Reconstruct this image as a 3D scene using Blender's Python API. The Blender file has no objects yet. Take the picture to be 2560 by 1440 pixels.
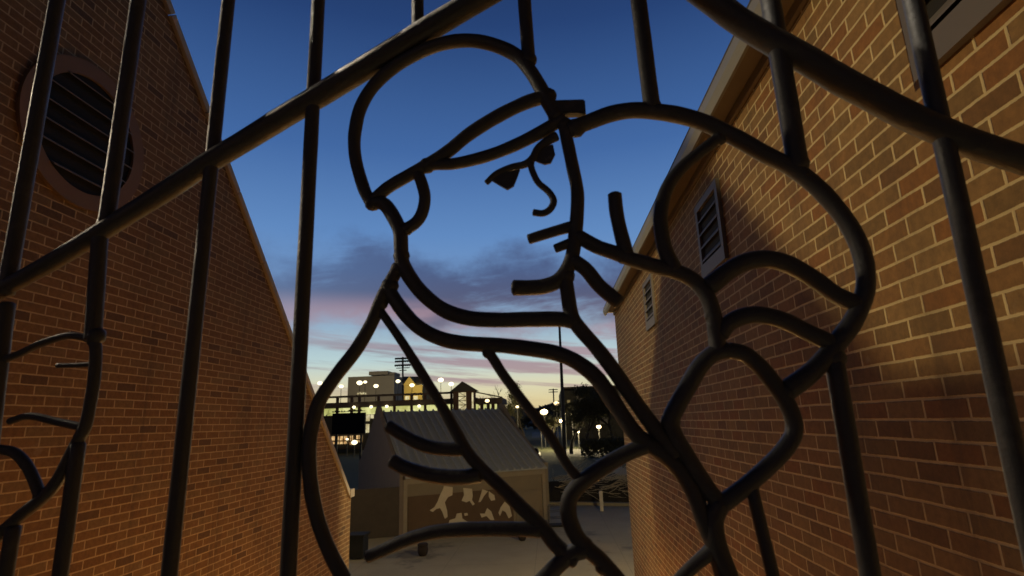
import bpy, bmesh, math, random
from mathutils import Vector, Matrix
random.seed(7)
D, C = bpy.data, bpy.context
scn = C.scene
R_ = math.radians

# ------------------------------------------------------------------ camera
F = 1397.0                                   # focal length in pixels of a 2560 wide frame
def _n(v): return Vector(v).normalized()
Zc = _n((-200, -5820, F))                    # world up seen by the camera (x right, y down, z ahead)
Yc = _n((95, 332, F)); Yc = (Yc - Zc * Yc.dot(Zc)).normalized()
Xc = Yc.cross(Zc)
def ray(px, py):
    c = Vector((px - 1280, py - 720, F))
    return Vector((Xc.dot(c), Yc.dot(c), Zc.dot(c)))
def at(px, py, Y):                           # point of that sight line at world distance Y ahead
    r = ray(px, py); return r * (Y / r.y)
def on_x(px, py, x):
    r = ray(px, py); return r * (x / r.x)
GZ = -4.0                                    # yard level below the eye
def gp(px, py, z=GZ):
    r = ray(px, py); return r * (z / r.z)

cam = D.objects.new('camera', D.cameras.new('camera'))
C.collection.objects.link(cam)
cam.data.sensor_width = 36; cam.data.lens = 36 * F / 2560
cam.data.clip_start = 0.01; cam.data.clip_end = 4000
rot = Matrix(((Xc.x, -Xc.y, -Xc.z), (Yc.x, -Yc.y, -Yc.z), (Zc.x, -Zc.y, -Zc.z)))
cam.matrix_world = rot.to_4x4()
cam.data.dof.use_dof = True; cam.data.dof.focus_distance = 1.5; cam.data.dof.aperture_fstop = 10
scn.camera = cam
scn.view_settings.view_transform = 'Standard'; scn.view_settings.look = 'None'
scn.view_settings.exposure = 0.0; scn.view_settings.gamma = 1.0

# ------------------------------------------------------------------ node helpers
class NT:
    def __init__(s, nt): s.nt = nt
    def n(s, t, **k):
        o = s.nt.nodes.new(t)
        for a, b in k.items(): setattr(o, a, b)
        return o
    def l(s, a, b): s.nt.links.new(a, b)
    def put(s, sock, v):
        if hasattr(v, 'is_output'): s.l(v, sock)
        else: sock.default_value = v
    def m(s, op, a, b=0.0, c=0.0):
        o = s.n('ShaderNodeMath', operation=op)
        s.put(o.inputs[0], a); s.put(o.inputs[1], b); s.put(o.inputs[2], c)
        return o.outputs[0]
    def sm(s, v, a, b, lo=0.0, hi=1.0):
        o = s.n('ShaderNodeMapRange', interpolation_type='SMOOTHSTEP')
        s.put(o.inputs[0], v); s.put(o.inputs[1], a); s.put(o.inputs[2], b); s.put(o.inputs[3], lo); s.put(o.inputs[4], hi)
        return o.outputs[0]
    def ramp(s, v, stops, interp='LINEAR'):
        o = s.n('ShaderNodeValToRGB'); o.color_ramp.interpolation = interp
        e = o.color_ramp.elements
        while len(e) < len(stops): e.new(0.5)
        for i, (p, c) in enumerate(stops):
            e[i].position = p; e[i].color = (*c[:3], 1)
        s.put(o.inputs[0], v); return o.outputs[0]
    def mix(s, f, a, b, mode='MIX'):
        o = s.n('ShaderNodeMix', data_type='RGBA', blend_type=mode)
        s.put(o.inputs[0], f)
        for sock, v in ((o.inputs[6], a), (o.inputs[7], b)):
            if hasattr(v, 'is_output'): s.l(v, sock)
            else: sock.default_value = (*v[:3], 1)
        return o.outputs[2]
    def noise(s, vec, scale, detail=3, rough=0.5):
        o = s.n('ShaderNodeTexNoise'); o.inputs['Scale'].default_value = scale
        o.inputs['Detail'].default_value = detail; o.inputs['Roughness'].default_value = rough
        if vec is not None: s.l(vec, o.inputs['Vector'])
        return o.outputs[0]
    def xyz(s, x, y, z):
        o = s.n('ShaderNodeCombineXYZ')
        for i, v in enumerate((x, y, z)): s.put(o.inputs[i], v)
        return o.outputs[0]
def lin(r, g, b):                            # 0-255 display value -> scene linear
    return tuple((v / 255 / 12.92) if v / 255 < .04045 else ((v / 255 + .055) / 1.055) ** 2.4 for v in (r, g, b))

# ------------------------------------------------------------------ world: dusk sky with cloud streaks
w = D.worlds.new('World'); scn.world = w; w.use_nodes = True
t = NT(w.node_tree); w.node_tree.nodes.clear()
tc = t.n('ShaderNodeTexCoord'); sep = t.n('ShaderNodeSeparateXYZ'); t.l(tc.outputs['Generated'], sep.inputs[0])
dx, dy, dz = sep.outputs
el = t.m('DIVIDE', t.m('ARCSINE', dz), math.pi / 2)          # 0..1 = 0..90 deg
az = t.m('ARCTAN2', dx, dy)                                  # 0 = down the alley
sky = t.ramp(el, [(0, lin(206, 176, 132)), (.022, lin(236, 220, 166)), (.045, lin(230, 228, 196)), (.07, lin(196, 222, 224)),
                  (.105, lin(160, 190, 214)), (.15, lin(124, 162, 210)), (.21, lin(102, 146, 204)), (.30, lin(70, 111, 173)),
                  (.43, lin(40, 70, 124)), (.56, lin(20, 34, 68)), (.8, lin(8, 12, 28))])
sky = t.mix(t.sm(t.m('ABSOLUTE', az), .72, 1.5), sky, t.mix(1.0, sky, (.07, .07, .09), 'MULTIPLY'))   # the sky away from the sunset is nearly night
wv = t.xyz(t.m('MULTIPLY', az, 2.6), t.m('ADD', t.m('MULTIPLY', el, 19.0), t.m('MULTIPLY', az, -1.2)), 0.6)
wn = t.noise(wv, 1.1, 6, .62)
# a broad bank of cloud at about 13 degrees, thin streaks below it
b1 = t.sm(t.m('ABSOLUTE', t.m('SUBTRACT', t.m('ADD', el, t.m('MULTIPLY', t.m('SUBTRACT', t.noise(t.xyz(t.m('MULTIPLY', az, 5.0), t.m('MULTIPLY', el, 12.0), 9.0), 1.0, 5, .6), .5), .13)), .143)), .06, .016)
b2 = t.m('MULTIPLY', t.sm(el, .012, .05), t.sm(el, .125, .08))
azb = t.sm(t.m('ABSOLUTE', t.m('ADD', az, .02)), .75, .1, .45, 1.0)
cl1 = t.m('MULTIPLY', t.m('MULTIPLY', b1, azb), t.sm(wn, .26, .46))
wv2 = t.xyz(t.m('MULTIPLY', az, 4.0), t.m('ADD', t.m('MULTIPLY', el, 90.0), t.m('MULTIPLY', az, 6.0)), 3.7)
wn2 = t.noise(wv2, .9, 6, .6)
cl2 = t.m('MULTIPLY', t.m('MULTIPLY', b2, azb), t.sm(wn2, .42, .60))
ccol = t.ramp(el, [(.02, lin(190, 150, 130)), (.06, lin(150, 136, 144)), (.09, lin(124, 118, 138)), (.118, lin(112, 102, 126)),
                   (.14, lin(86, 88, 120)), (.17, lin(76, 92, 134))])
pink = t.sm(t.noise(wv, .9, 4, .5), .47, .62)
ccol = t.mix(t.m('MULTIPLY', pink, t.sm(el, .15, .12)), ccol, lin(172, 138, 150))
sky2 = t.mix(t.m('MULTIPLY', cl1, .92), sky, ccol)
sky2 = t.mix(t.m('MULTIPLY', cl2, .8), sky2, ccol)
nis = t.n('ShaderNodeTexSky', sky_type='NISHITA'); nis.sun_disc = False
nis.sun_elevation = R_(-1.0); nis.sun_rotation = R_(20)
nm = t.mix(1.0, nis.outputs[0], (.01, .01, .01), 'MULTIPLY')
tot = t.mix(1.0, sky2, nm, 'ADD')
bg = t.n('ShaderNodeBackground'); t.l(tot, bg.inputs[0]); bg.inputs[1].default_value = 0.86
wo = t.n('ShaderNodeOutputWorld'); t.l(bg.outputs[0], wo.inputs[0])

# ------------------------------------------------------------------ lights outside the picture, inferred lamps and added fill
def lamp(name, loc, power, col, rad, kind='POINT', aim=None, spot=None, blend=.6):
    l = D.lights.new(name, kind); l.energy = power; l.color = col; l.shadow_soft_size = rad
    o = D.objects.new(name, l); C.collection.objects.link(o); o.location = loc
    if aim is not None:
        o.rotation_euler = (Vector(aim) - Vector(loc)).to_track_quat('-Z', 'Y').to_euler()
    if spot: l.spot_size = R_(spot); l.spot_blend = blend
    return o
LAMP_YARD = (-9.0, -14.0, 4.0)
lamp('yard_lamp_light', LAMP_YARD, 14500, (1, .75, .37), .07, 'SPOT', (1.25, 5.3, .6), 19, 1.0)
lamp('rear_fill_light', (-3.3, -4.75, 1.25), 12, (1, .55, .25), .06)  # added fill from behind the viewer, not a known lantern
lamp('right_wall_fill', (-1.3, 2.7, -2.95), 60, (1, .36, .08), .12)  # added fill to warm the lower right wall
lamp('shed_gable_fill', (-12.0, 17.5, .8), 330, (1, .74, .46), .2)  # unseen light added to warm the gable end of the shed
lamp('fence_side_fill', (-3.25, 1.35, 1.5), 130, (1, .82, .58), .22, 'SPOT', (-.12, .48, .02), 42, .8)  # unseen source added to pick out the left sides of the ironwork
lamp('fence_top_fill', (-13.0, 2.5, 17.5), 15000, (1, .86, .66), .35, 'SPOT', (-.25, .45, .12), 8, .7)  # narrow beam added for highlights on top of the fence bars
lamp('path_light', (.15, 6.0, -2.95), 230, (1, .53, .17), .12)
lamp('driveway_fill', (3.6, 10.3, 1.1), 1350, (1, .80, .45), .12)  # added light hidden past the right building, brightens driveway and shed

# ------------------------------------------------------------------ materials
def mat(name, build):
    m = D.materials.new(name); m.use_nodes = True
    n = NT(m.node_tree); p = m.node_tree.nodes['Principled BSDF']; build(n, p); return m
def simple(name, col, rough=.7, metal=0.0, var=.25, scale=6.0, bump=0.0, bscale=40.0):
    def b(n, p):
        tcn = n.n('ShaderNodeTexCoord').outputs['Object']
        f = n.noise(tcn, scale, 5, .6)
        c = n.mix(f, tuple(v * (1 - var) for v in col), tuple(min(1, v * (1 + var)) for v in col))
        n.l(c, p.inputs['Base Color']); p.inputs['Roughness'].default_value = rough; p.inputs['Metallic'].default_value = metal
        if bump:
            bn = n.n('ShaderNodeBump'); bn.inputs['Strength'].default_value = bump; bn.inputs['Distance'].default_value = .01
            n.l(n.noise(tcn, bscale, 4, .6), bn.inputs['Height']); n.l(bn.outputs[0], p.inputs['Normal'])
    return mat(name, b)
def glow(name, col, s):
    def b(n, p):
        p.inputs['Base Color'].default_value = (.8, .8, .8, 1)
        p.inputs['Emission Color'].default_value = (*col, 1); p.inputs['Emission Strength'].default_value = s
    return mat(name, b)
def brick(name, stops, mortar, off=0.0):
    BW, BH = .2095, .0677
    def b(n, p):
        tcn = n.n('ShaderNodeTexCoord').outputs['Object']
        s = n.n('ShaderNodeSeparateXYZ'); n.l(tcn, s.inputs[0])
        g = n.n('ShaderNodeSeparateXYZ'); n.l(n.n('ShaderNodeNewGeometry').outputs['Normal'], g.inputs[0])
        side = n.m('GREATER_THAN', n.m('ABSOLUTE', g.outputs[0]), .5)
        u = n.m('ADD', n.m('MULTIPLY', s.outputs[1], side), n.m('MULTIPLY', s.outputs[0], n.m('SUBTRACT', 1.0, side)))
        wob = n.m('MULTIPLY', n.m('SUBTRACT', n.noise(tcn, 7, 3), .5), .006)
        u = n.m('ADD', u, wob)
        v = n.m('DIVIDE', n.m('ADD', n.m('ADD', s.outputs[2], 20.0 + off), wob), BH)
        row = n.m('FLOOR', v); fv = n.m('FRACT', v)
        jit = n.n('ShaderNodeTexWhiteNoise', noise_dimensions='1D'); n.l(row, jit.inputs['W'])
        uu = n.m('ADD', n.m('DIVIDE', n.m('ADD', u, 40.0), BW), n.m('MULTIPLY', n.m('MODULO', row, 2.0), .5))
        uu = n.m('ADD', uu, n.m('MULTIPLY', jit.outputs[0], .10))
        col = n.m('FLOOR', uu); fu = n.m('FRACT', uu)
        du = n.m('MULTIPLY', n.m('MINIMUM', fu, n.m('SUBTRACT', 1.0, fu)), BW)
        dv = n.m('MULTIPLY', n.m('MINIMUM', fv, n.m('SUBTRACT', 1.0, fv)), BH)
        d = n.m('ADD', n.m('MINIMUM', du, dv), n.m('MULTIPLY', n.m('SUBTRACT', n.noise(tcn, 60, 4, .7), .5), .006))
        mk = n.sm(d, .0035, .0068)
        wn_ = n.n('ShaderNodeTexWhiteNoise', noise_dimensions='2D'); n.l(n.xyz(col, row, 0.0), wn_.inputs['Vector'])
        bc = n.ramp(wn_.outputs[0], stops, 'CONSTANT')
        f = n.noise(tcn, 28, 5, .7)
        bc = n.mix(1.0, bc, n.ramp(f, [(.2, (.6, .6, .6)), (.8, (1.3, 1.28, 1.25))]), 'MULTIPLY')
        big = n.ramp(n.noise(tcn, .7, 4, .6), [(.3, (.82, .82, .82)), (.7, (1.12, 1.12, 1.12))])
        mc = n.mix(n.noise(tcn, 14, 4, .7), tuple(x * .7 for x in mortar), tuple(x * 1.15 for x in mortar))
        c = n.mix(1.0, n.mix(mk, mc, bc), big, 'MULTIPLY')
        st = n.n('ShaderNodeMapping'); st.inputs['Scale'].default_value = (3.2, 3.2, .35); n.l(tcn, st.inputs['Vector'])
        c = n.mix(n.m('MULTIPLY', n.sm(n.noise(st.outputs[0], 1.6, 6, .65), .52, .72), .45), c, (.07, .045, .025))
        c = n.mix(n.m('MULTIPLY', n.sm(n.noise(tcn, 3.1, 6, .75), .60, .72), .35), c, (.34, .27, .17))
        n.l(c, p.inputs['Base Color']); p.inputs['Roughness'].default_value = .88
        h = n.m('ADD', n.m('MULTIPLY', mk, .8), n.m('MULTIPLY', n.noise(tcn, 110, 4, .7), .35))
        bn = n.n('ShaderNodeBump'); bn.inputs['Strength'].default_value = .55; bn.inputs['Distance'].default_value = .007
        n.l(h, bn.inputs['Height']); n.l(bn.outputs[0], p.inputs['Normal'])
    return mat(name, b)
M = {}
M['brick_r'] = brick('brick_tan_red', [(0, (.20, .108, .038)), (.25, (.205, .122, .046)), (.45, (.20, .092, .028)), (.62, (.165, .10, .038)), (.78, (.225, .138, .054)), (.90, (.145, .076, .028))], (.50, .40, .22), .01)
M['brick_l'] = brick('brick_brown', [(0, (.215, .115, .040)), (.3, (.23, .128, .046)), (.55, (.20, .104, .034)), (.75, (.215, .130, .052)), (.93, (.135, .074, .030))], (.50, .36, .18), .03)
M['stone'] = simple('coping_stone', (.42, .36, .27), .85, var=.2, bump=.3)
M['trim'] = simple('painted_trim', (.12, .105, .09), .6, var=.12)
M['gutter'] = simple('gutter_metal', (.20, .20, .18), .5, .1, .12)
M['soffit'] = simple('soffit_board', (.17, .135, .095), .75, var=.15)
M['vent'] = simple('vent_paint', (.19, .11, .05), .75, var=.15)
M['dark'] = simple('dark_void', (.012, .011, .010), .9)
M['shingle'] = simple('shingle_roof', (.06, .055, .05), .9, bump=.6, scale=20)
def iron_b(n, p):
    tcn = n.n('ShaderNodeTexCoord').outputs['Object']
    f = n.noise(tcn, 22, 6, .7); g = n.noise(tcn, 160, 4, .7)
    c = n.mix(n.sm(f, .55, .72), (.056, .056, .054), (.084, .082, .076))
    c = n.mix(n.sm(n.noise(tcn, 9, 6, .75), .66, .72), c, (.13, .12, .105))
    n.l(c, p.inputs['Base Color']); n.l(n.sm(f, .3, .7, .42, .62), p.inputs['Roughness'])
    bn = n.n('ShaderNodeBump'); bn.inputs['Strength'].default_value = .6; bn.inputs['Distance'].default_value = .0014
    n.l(n.m('ADD', g, n.m('MULTIPLY', f, 1.5)), bn.inputs['Height']); n.l(bn.outputs[0], p.inputs['Normal'])
M['iron'] = mat('painted_iron', iron_b)
M['concrete'] = simple('concrete', (.33, .29, .19), .9, var=.16, scale=1.3, bump=.25)
def paving_b(n, p):
    tcn = n.n('ShaderNodeTexCoord').outputs['Object']; sx = n.n('ShaderNodeSeparateXYZ'); n.l(tcn, sx.inputs[0])
    c = n.mix(n.noise(tcn, .9, 6, .65), (.25, .215, .14), (.40, .35, .235))
    c = n.mix(n.sm(n.noise(tcn, .33, 5, .7), .54, .66), c, (.17, .145, .10))
    c = n.mix(n.sm(n.noise(tcn, 7, 5, .8), .60, .72), c, (.20, .17, .11))
    jo = 1.0
    for k, ax in enumerate((0, 1)):
        q = n.m('DIVIDE', n.m('ADD', sx.outputs[ax], n.m('ADD', 60.4, n.m('MULTIPLY', n.noise(tcn, 1.5, 4), .03))), 2.6)
        f = n.m('FRACT', q); d = n.m('MINIMUM', f, n.m('SUBTRACT', 1.0, f)); jo = n.m('MINIMUM', jo, d)
    c = n.mix(n.sm(jo, .002, .006, .55, 1.0), (.16, .14, .10), c)
    n.l(c, p.inputs['Base Color']); p.inputs['Roughness'].default_value = .9
    bn = n.n('ShaderNodeBump'); bn.inputs['Strength'].default_value = .4; bn.inputs['Distance'].default_value = .01
    n.l(n.noise(tcn, 45, 5, .7), bn.inputs['Height']); n.l(bn.outputs[0], p.inputs['Normal'])
M['paving'] = mat('concrete_paving', paving_b)
M['asphalt'] = simple('asphalt', (.06, .06, .062), .85, var=.2, scale=2)
def lawn_b(n, p):
    tcn = n.n('ShaderNodeTexCoord').outputs['Object']
    c = n.mix(n.noise(tcn, .35, 5, .65), (.045, .055, .018), (.085, .085, .032))
    c = n.mix(n.m('MULTIPLY', n.noise(tcn, 9, 4, .7), .6), c, (.03, .04, .012))
    n.l(c, p.inputs['Base Color']); p.inputs['Roughness'].default_value = .95
    bn = n.n('ShaderNodeBump'); bn.inputs['Strength'].default_value = .8; bn.inputs['Distance'].default_value = .05
    n.l(n.noise(tcn, 25, 4, .7), bn.inputs['Height']); n.l(bn.outputs[0], p.inputs['Normal'])
M['lawn'] = mat('lawn_grass', lawn_b)
M['hill'] = simple('hill_trees', (.05, .055, .05), .95, var=.3, scale=.05)
M['metal_roof'] = simple('seam_roof_metal', (.30, .315, .305), .6, .1, .15, 2.5)
M['shed_wall'] = simple('shed_render', (.20, .165, .115), .9, var=.15, scale=2)
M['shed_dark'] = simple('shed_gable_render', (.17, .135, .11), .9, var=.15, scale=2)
M['mural'] = simple('mural_brown', (.10, .063, .036), .85, var=.2, scale=3)
M['mural_white'] = simple('mural_cream', (.52, .46, .34), .85, var=.12, scale=8)
M['wood'] = simple('shed_trim_wood', (.26, .22, .16), .8, var=.15)
M['black'] = simple('black_board', (.006, .006, .006), .95)
M['garage'] = simple('garage_concrete', (.16, .12, .09), .9, var=.15)
M['garage_dk'] = simple('garage_brick', (.10, .055, .04), .9, var=.2)
M['block'] = simple('office_render', (.36, .32, .26), .9, var=.12, scale=.4)
M['house'] = simple('house_yellow', (.32, .25, .09), .9, var=.15, scale=.4)
M['far_dk'] = simple('far_dark_wall', (.09, .08, .06), .9, var=.2, scale=.3)
M['leaf'] = simple('leaf_dark', (.11, .105, .045), .8, var=.4, scale=.8)
M['leaf2'] = simple('leaf_olive', (.075, .070, .028), .8, var=.4, scale=.8)
M['bark'] = simple('bark', (.07, .055, .04), .9, var=.3)
M['soil'] = simple('dark_soil', (.028, .024, .018), .95, var=.4, scale=3, bump=.6, bscale=12)
M['shade_fill'] = simple('shade_infill', (.060, .048, .036), .9, var=.25, scale=4)  # dark coat of the slab added beside the shed gable, stands for shade
M['stick'] = simple('dry_branch', (.42, .37, .27), .9, var=.4)
M['pole'] = simple('pole_steel', (.05, .05, .05), .6)
M['post'] = simple('white_post', (.6, .55, .45), .7)
M['bin'] = simple('bin_plastic', (.010, .010, .009), .9)
M['pot'] = simple('dark_clay', (.018, .011, .009), .9)
M['car'] = simple('car_paint', (.35, .33, .28), .35, .2, .05)
M['g_lamp'] = glow('lamp_glow', (1, .74, .34), 3.2)
M['g_lampw'] = glow('lamp_glow_white', (1, .86, .52), 2.6)
def inter(name, a, b_, s, sc):
    def b(n, p):
        tcn = n.n('ShaderNodeTexCoord').outputs['Object']
        vv = n.n('ShaderNodeTexVoronoi'); vv.inputs['Scale'].default_value = sc; n.l(tcn, vv.inputs['Vector'])
        c = n.mix(n.sm(n.noise(tcn, sc * .8, 5, .7), .35, .65), a, b_)
        n.l(c, p.inputs['Emission Color']); p.inputs['Emission Strength'].default_value = s
        p.inputs['Base Color'].default_value = (.1, .1, .1, 1)
    return mat(name, b)
M['g_deck'] = inter('lit_deck_interior', (.42, .42, .12), (.85, .84, .36), .95, .35)
M['g_window'] = inter('lit_window', (.55, .45, .22), (.95, .85, .50), .75, 1.2)
M['g_warm'] = inter('lit_shop_window', (.40, .18, .05), (1.0, .68, .30), .95, 1.6)
M['g_dim'] = inter('dim_window', (.20, .14, .05), (.42, .32, .12), .5, .6)

# ------------------------------------------------------------------ mesh helpers
def link(name, bm, m=None, parent=None, smooth=False, **tags):
    me = D.meshes.new(name); bm.normal_update(); bm.to_mesh(me); bm.free()
    if m is not None: me.materials.append(m)
    if smooth:
        for p in me.polygons: p.use_smooth = True
    o = D.objects.new(name, me); C.collection.objects.link(o)
    if parent is not None: o.parent = parent
    for k, v in tags.items(): o[k] = v
    return o
def thing(name, label, category, group=None):
    o = D.objects.new(name, None); C.collection.objects.link(o); o.empty_display_size = .1
    o['label'] = label; o['category'] = category
    if group: o['group'] = group
    return o
def structure(name, bm, m): return link(name, bm, m, kind='structure')
def box(bm, a, b, mtx=None):
    x0, y0, z0 = a; x1, y1, z1 = b
    vs = [bm.verts.new((mtx @ Vector(p)) if mtx else p) for p in ((x0, y0, z0), (x1, y0, z0), (x1, y1, z0), (x0, y1, z0), (x0, y0, z1), (x1, y0, z1), (x1, y1, z1), (x0, y1, z1))]
    for f in ((0, 3, 2, 1), (4, 5, 6, 7), (0, 1, 5, 4), (1, 2, 6, 5), (2, 3, 7, 6), (3, 0, 4, 7)): bm.faces.new([vs[i] for i in f])
def bx(a, b, mtx=None):
    bm = bmesh.new(); box(bm, a, b, mtx); return bm
def prism(bm, pts, off):                     # closed outline (3D points) pushed along off
    off = Vector(off)
    a = [bm.verts.new(p) for p in pts]; b = [bm.verts.new(Vector(p) + off) for p in pts]
    n = len(pts); f0 = bm.faces.new(a); bm.faces.new(list(reversed(b)))
    for i in range(n): bm.faces.new((a[i], b[i], b[(i + 1) % n], a[(i + 1) % n]))
    bmesh.ops.recalc_face_normals(bm, faces=bm.faces)
def sweep(bm, pts, rad, seg=12, cap=True):   # round bar through pts, radius per point
    n = len(pts); rings = []
    if not isinstance(rad, (list, tuple)): rad = [rad] * n
    up = None
    for i, p in enumerate(pts):
        d = (pts[min(i + 1, n - 1)] - pts[max(i - 1, 0)]).normalized()
        if up is None:
            up = Vector((0, 1, 0)) if abs(d.y) < .9 else Vector((1, 0, 0))
        s = d.cross(up).normalized(); up = s.cross(d).normalized()
        rings.append([bm.verts.new(p + (s * math.cos(2 * math.pi * k / seg) + up * math.sin(2 * math.pi * k / seg)) * rad[i]) for k in range(seg)])
    for a, b in zip(rings, rings[1:]):
        for k in range(seg): bm.faces.new((a[k], a[(k + 1) % seg], b[(k + 1) % seg], b[k]))
    if cap:
        for ring, sgn in ((rings[0], -1), (rings[-1], 1)):
            i = 0 if sgn < 0 else n - 1
            d = (pts[1] - pts[0]).normalized() * -1 if sgn < 0 else (pts[-1] - pts[-2]).normalized()
            cen = sum((v.co for v in ring), Vector()) / seg
            inner = [bm.verts.new(cen + (v.co - cen) * .72 + d * rad[i] * .22) for v in ring]
            for k in range(seg):
                q = (ring[k], ring[(k + 1) % seg], inner[(k + 1) % seg], inner[k])
                bm.faces.new(q if sgn > 0 else tuple(reversed(q)))
            bm.faces.new(inner if sgn > 0 else list(reversed(inner)))
def bar(a, b, r, seg=10):
    bm = bmesh.new(); sweep(bm, [Vector(a), Vector(b)], r, seg); return bm
def ball(bm, c, r, sub=2, sc=(1, 1, 1)):
    q = bmesh.ops.create_icosphere(bm, subdivisions=sub, radius=r)
    for v in q['verts']: v.co = Vector((v.co.x * sc[0], v.co.y * sc[1], v.co.z * sc[2])) + Vector(c)
def spline(pts, step=.25):
    P = [Vector(p) for p in pts]
    if len(P) == 2: return [P[0].lerp(P[1], i / 12) for i in range(13)]
    P = [P[0] * 2 - P[1]] + P + [P[-1] * 2 - P[-2]]; out = []
    for i in range(1, len(P) - 2):
        a, b, c, d = P[i - 1:i + 3]
        for k in range(6):
            u = k / 6
            out.append(.5 * ((2 * b) + (c - a) * u + (2 * a - 5 * b + 4 * c - d) * u * u + (3 * b - a - 3 * c + d) * u ** 3))
    out.append(P[-2]); return out

# ------------------------------------------------------------------ ground
bm = bmesh.new()
for q in [(-900, -60, 900, 1800)]:
    x0, y0, x1, y1 = q; bm.faces.new([bm.verts.new(p) for p in ((x0, y0, GZ), (x1, y0, GZ), (x1, y1, GZ), (x0, y1, GZ))])
structure('lawn', bm, M['lawn'])
def sheet(name, pts, dz, m):
    b = bmesh.new(); b.faces.new([b.verts.new((p[0], p[1], GZ + dz)) for p in pts]); bmesh.ops.recalc_face_normals(b, faces=b.faces)
    for f in b.faces:
        if f.normal.z < 0: f.normal_flip()
    return structure(name, b, m)
sheet('driveway', [(-12, -8), (12, -8), (12, 27.4), (4, 27.8), (1.6, 28.6), (-.2, 29.0), (-.4, 26), (-12, 19)], .008, M['paving'])
a, b_, c_, d_ = gp(1395, 1122), gp(1640, 1122), gp(1640, 1152), gp(1395, 1138)
sheet('road', [a, b_, c_, d_], .006, M['asphalt'])
sheet('footpath', [gp(1480, 1146), gp(1500, 1146), gp(1600, 1188), gp(1545, 1188)], .010, M['concrete'])
sheet('parking_lot', [gp(1330, 1094), gp(1700, 1094), gp(1600, 1080), gp(1330, 1080)], .004, M['asphalt'])
sheet('street', [gp(740, 1100), gp(1000, 1100), gp(1000, 1112), gp(740, 1114)], .004, M['asphalt'])
# far hills
bm = bmesh.new(); top = []; N = 90
for i in range(N + 1):
    x = -700 + 1400 * i / N
    top.append((x, 720, 14 + 8 * math.sin(x * .008 + 1) + 4 * math.sin(x * .031) + 2 * math.sin(x * .11)))
for i in range(N):
    p, q = top[i], top[i + 1]
    ls = []
    for (X, yy, zz) in (p, q):
        ls.append([bm.verts.new((X, 560, GZ)), bm.verts.new((X, 640, GZ + (zz - GZ) * .7)), bm.verts.new((X, yy, zz)), bm.verts.new((X, 1000, GZ))])
    for k in range(3): bm.faces.new((ls[0][k], ls[1][k], ls[1][k + 1], ls[0][k + 1]))
bmesh.ops.remove_doubles(bm, verts=bm.verts, dist=.01)
structure('hills', bm, M['hill'])

# ------------------------------------------------------------------ raised walkway under the camera
bm = bx((-3.38, -6.0, -1.72), (1.24, .56, -1.6)); structure('walkway', bm, M['concrete'])

# ------------------------------------------------------------------ left building
XL = -3.43; PK = (3.66, 4.48); EV = (9.72, -1.14); EN = (-2.40, -1.14); YF = 9.84
lb = thing('brick_building', 'brown brick gable wall with round louvred vent and pale stone coping', 'building')
bm = bmesh.new()
prism(bm, [(XL, -2.5, GZ - .3), (XL, YF, GZ - .3), (XL, YF, EV[1]), (XL, EV[0], EV[1]), (XL, PK[0], PK[1]), (XL, EN[0], EN[1]), (XL, -2.5, EN[1])], (-.35, 0, 0))
wall_l = link('gable_wall', bm, M['brick_l'], lb)
bm = bmesh.new()
prism(bm, [(XL - .353, -2.4, GZ - .3), (XL - .353, YF - .1, GZ - .3), (XL - .353, YF - .1, EV[1] - .1), (XL - .353, EN[0], EN[1] - .1)], (-9, 0, 0))
link('rear_wall', bm, M['brick_l'], lb)
bm = bmesh.new()
for (y0, z0), (y1, z1) in ((EV, PK), (EN, PK)):
    prism(bm, [(XL - .353, y0, z0 - .1), (XL - .353, y1, z1 - .1), (XL - .353, y1, z1 - .25), (XL - .353, y0, z0 - .25)], (-9.4, 0, 0))
link('roof', bm, M['shingle'], lb)
for (y0, z0), (y1, z1), sg in ((EV, PK, 1), (EN, PK, -1)):
    bm = bmesh.new(); dirn = Vector((0, y1 - y0, z1 - z0)).normalized(); nrm = Vector((0, -dirn.z * -sg * 1.0, 0))
    nrm = Vector((0, sg * abs(dirn.z), abs(dirn.y)))
    L = (Vector((0, y1 - y0, z1 - z0))).length
    o0 = Vector((XL + .035, y0, z0)) + nrm * .004
    segs = 9
    for k in range(segs):
        s0, s1 = L * k / segs + .006, L * (k + 1) / segs - (.006 if k < segs - 1 else -.02)
        prism(bm, [o0 + dirn * s0, o0 + dirn * s1, o0 + dirn * s1 + nrm * .075, o0 + dirn * s0 + nrm * .075], (-.42, 0, 0))
    if sg > 0:
        box(bm, (XL - .385, EV[0] - .02, EV[1] + .003), (XL + .045, YF + .05, EV[1] + .13))
    link('coping', bm, M['stone'], lb)
def ring_bm(cx, cy, cz, r0, r1, x0, x1, seg=56):
    b = bmesh.new(); R4 = []
    for k in range(seg):
        a = 2 * math.pi * k / seg; cs, sn = math.cos(a), math.sin(a)
        R4.append([b.verts.new((x, cy + r * cs, cz + r * sn)) for x, r in ((x0, r1), (x1, r1), (x1, r0), (x0, r0))])
    for k in range(seg):
        p, q = R4[k], R4[(k + 1) % seg]
        for j in range(4): b.faces.new((p[j], p[(j + 1) % 4], q[(j + 1) % 4], q[j]))
    bmesh.ops.recalc_face_normals(b, faces=b.faces); return b
vc = (3.665, 2.235)
v = link('round_vent', ring_bm(0, vc[0], vc[1], .455, .575, XL - .05, XL + .028), M['vent'], lb)
bm = bmesh.new(); prism(bm, [(XL + .006, vc[0] + .46 * math.cos(2 * math.pi * k / 40), vc[1] + .46 * math.sin(2 * math.pi * k / 40)) for k in range(40)], (-.03, 0, 0))
link('vent_backing', bm, M['dark'], v)
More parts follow.
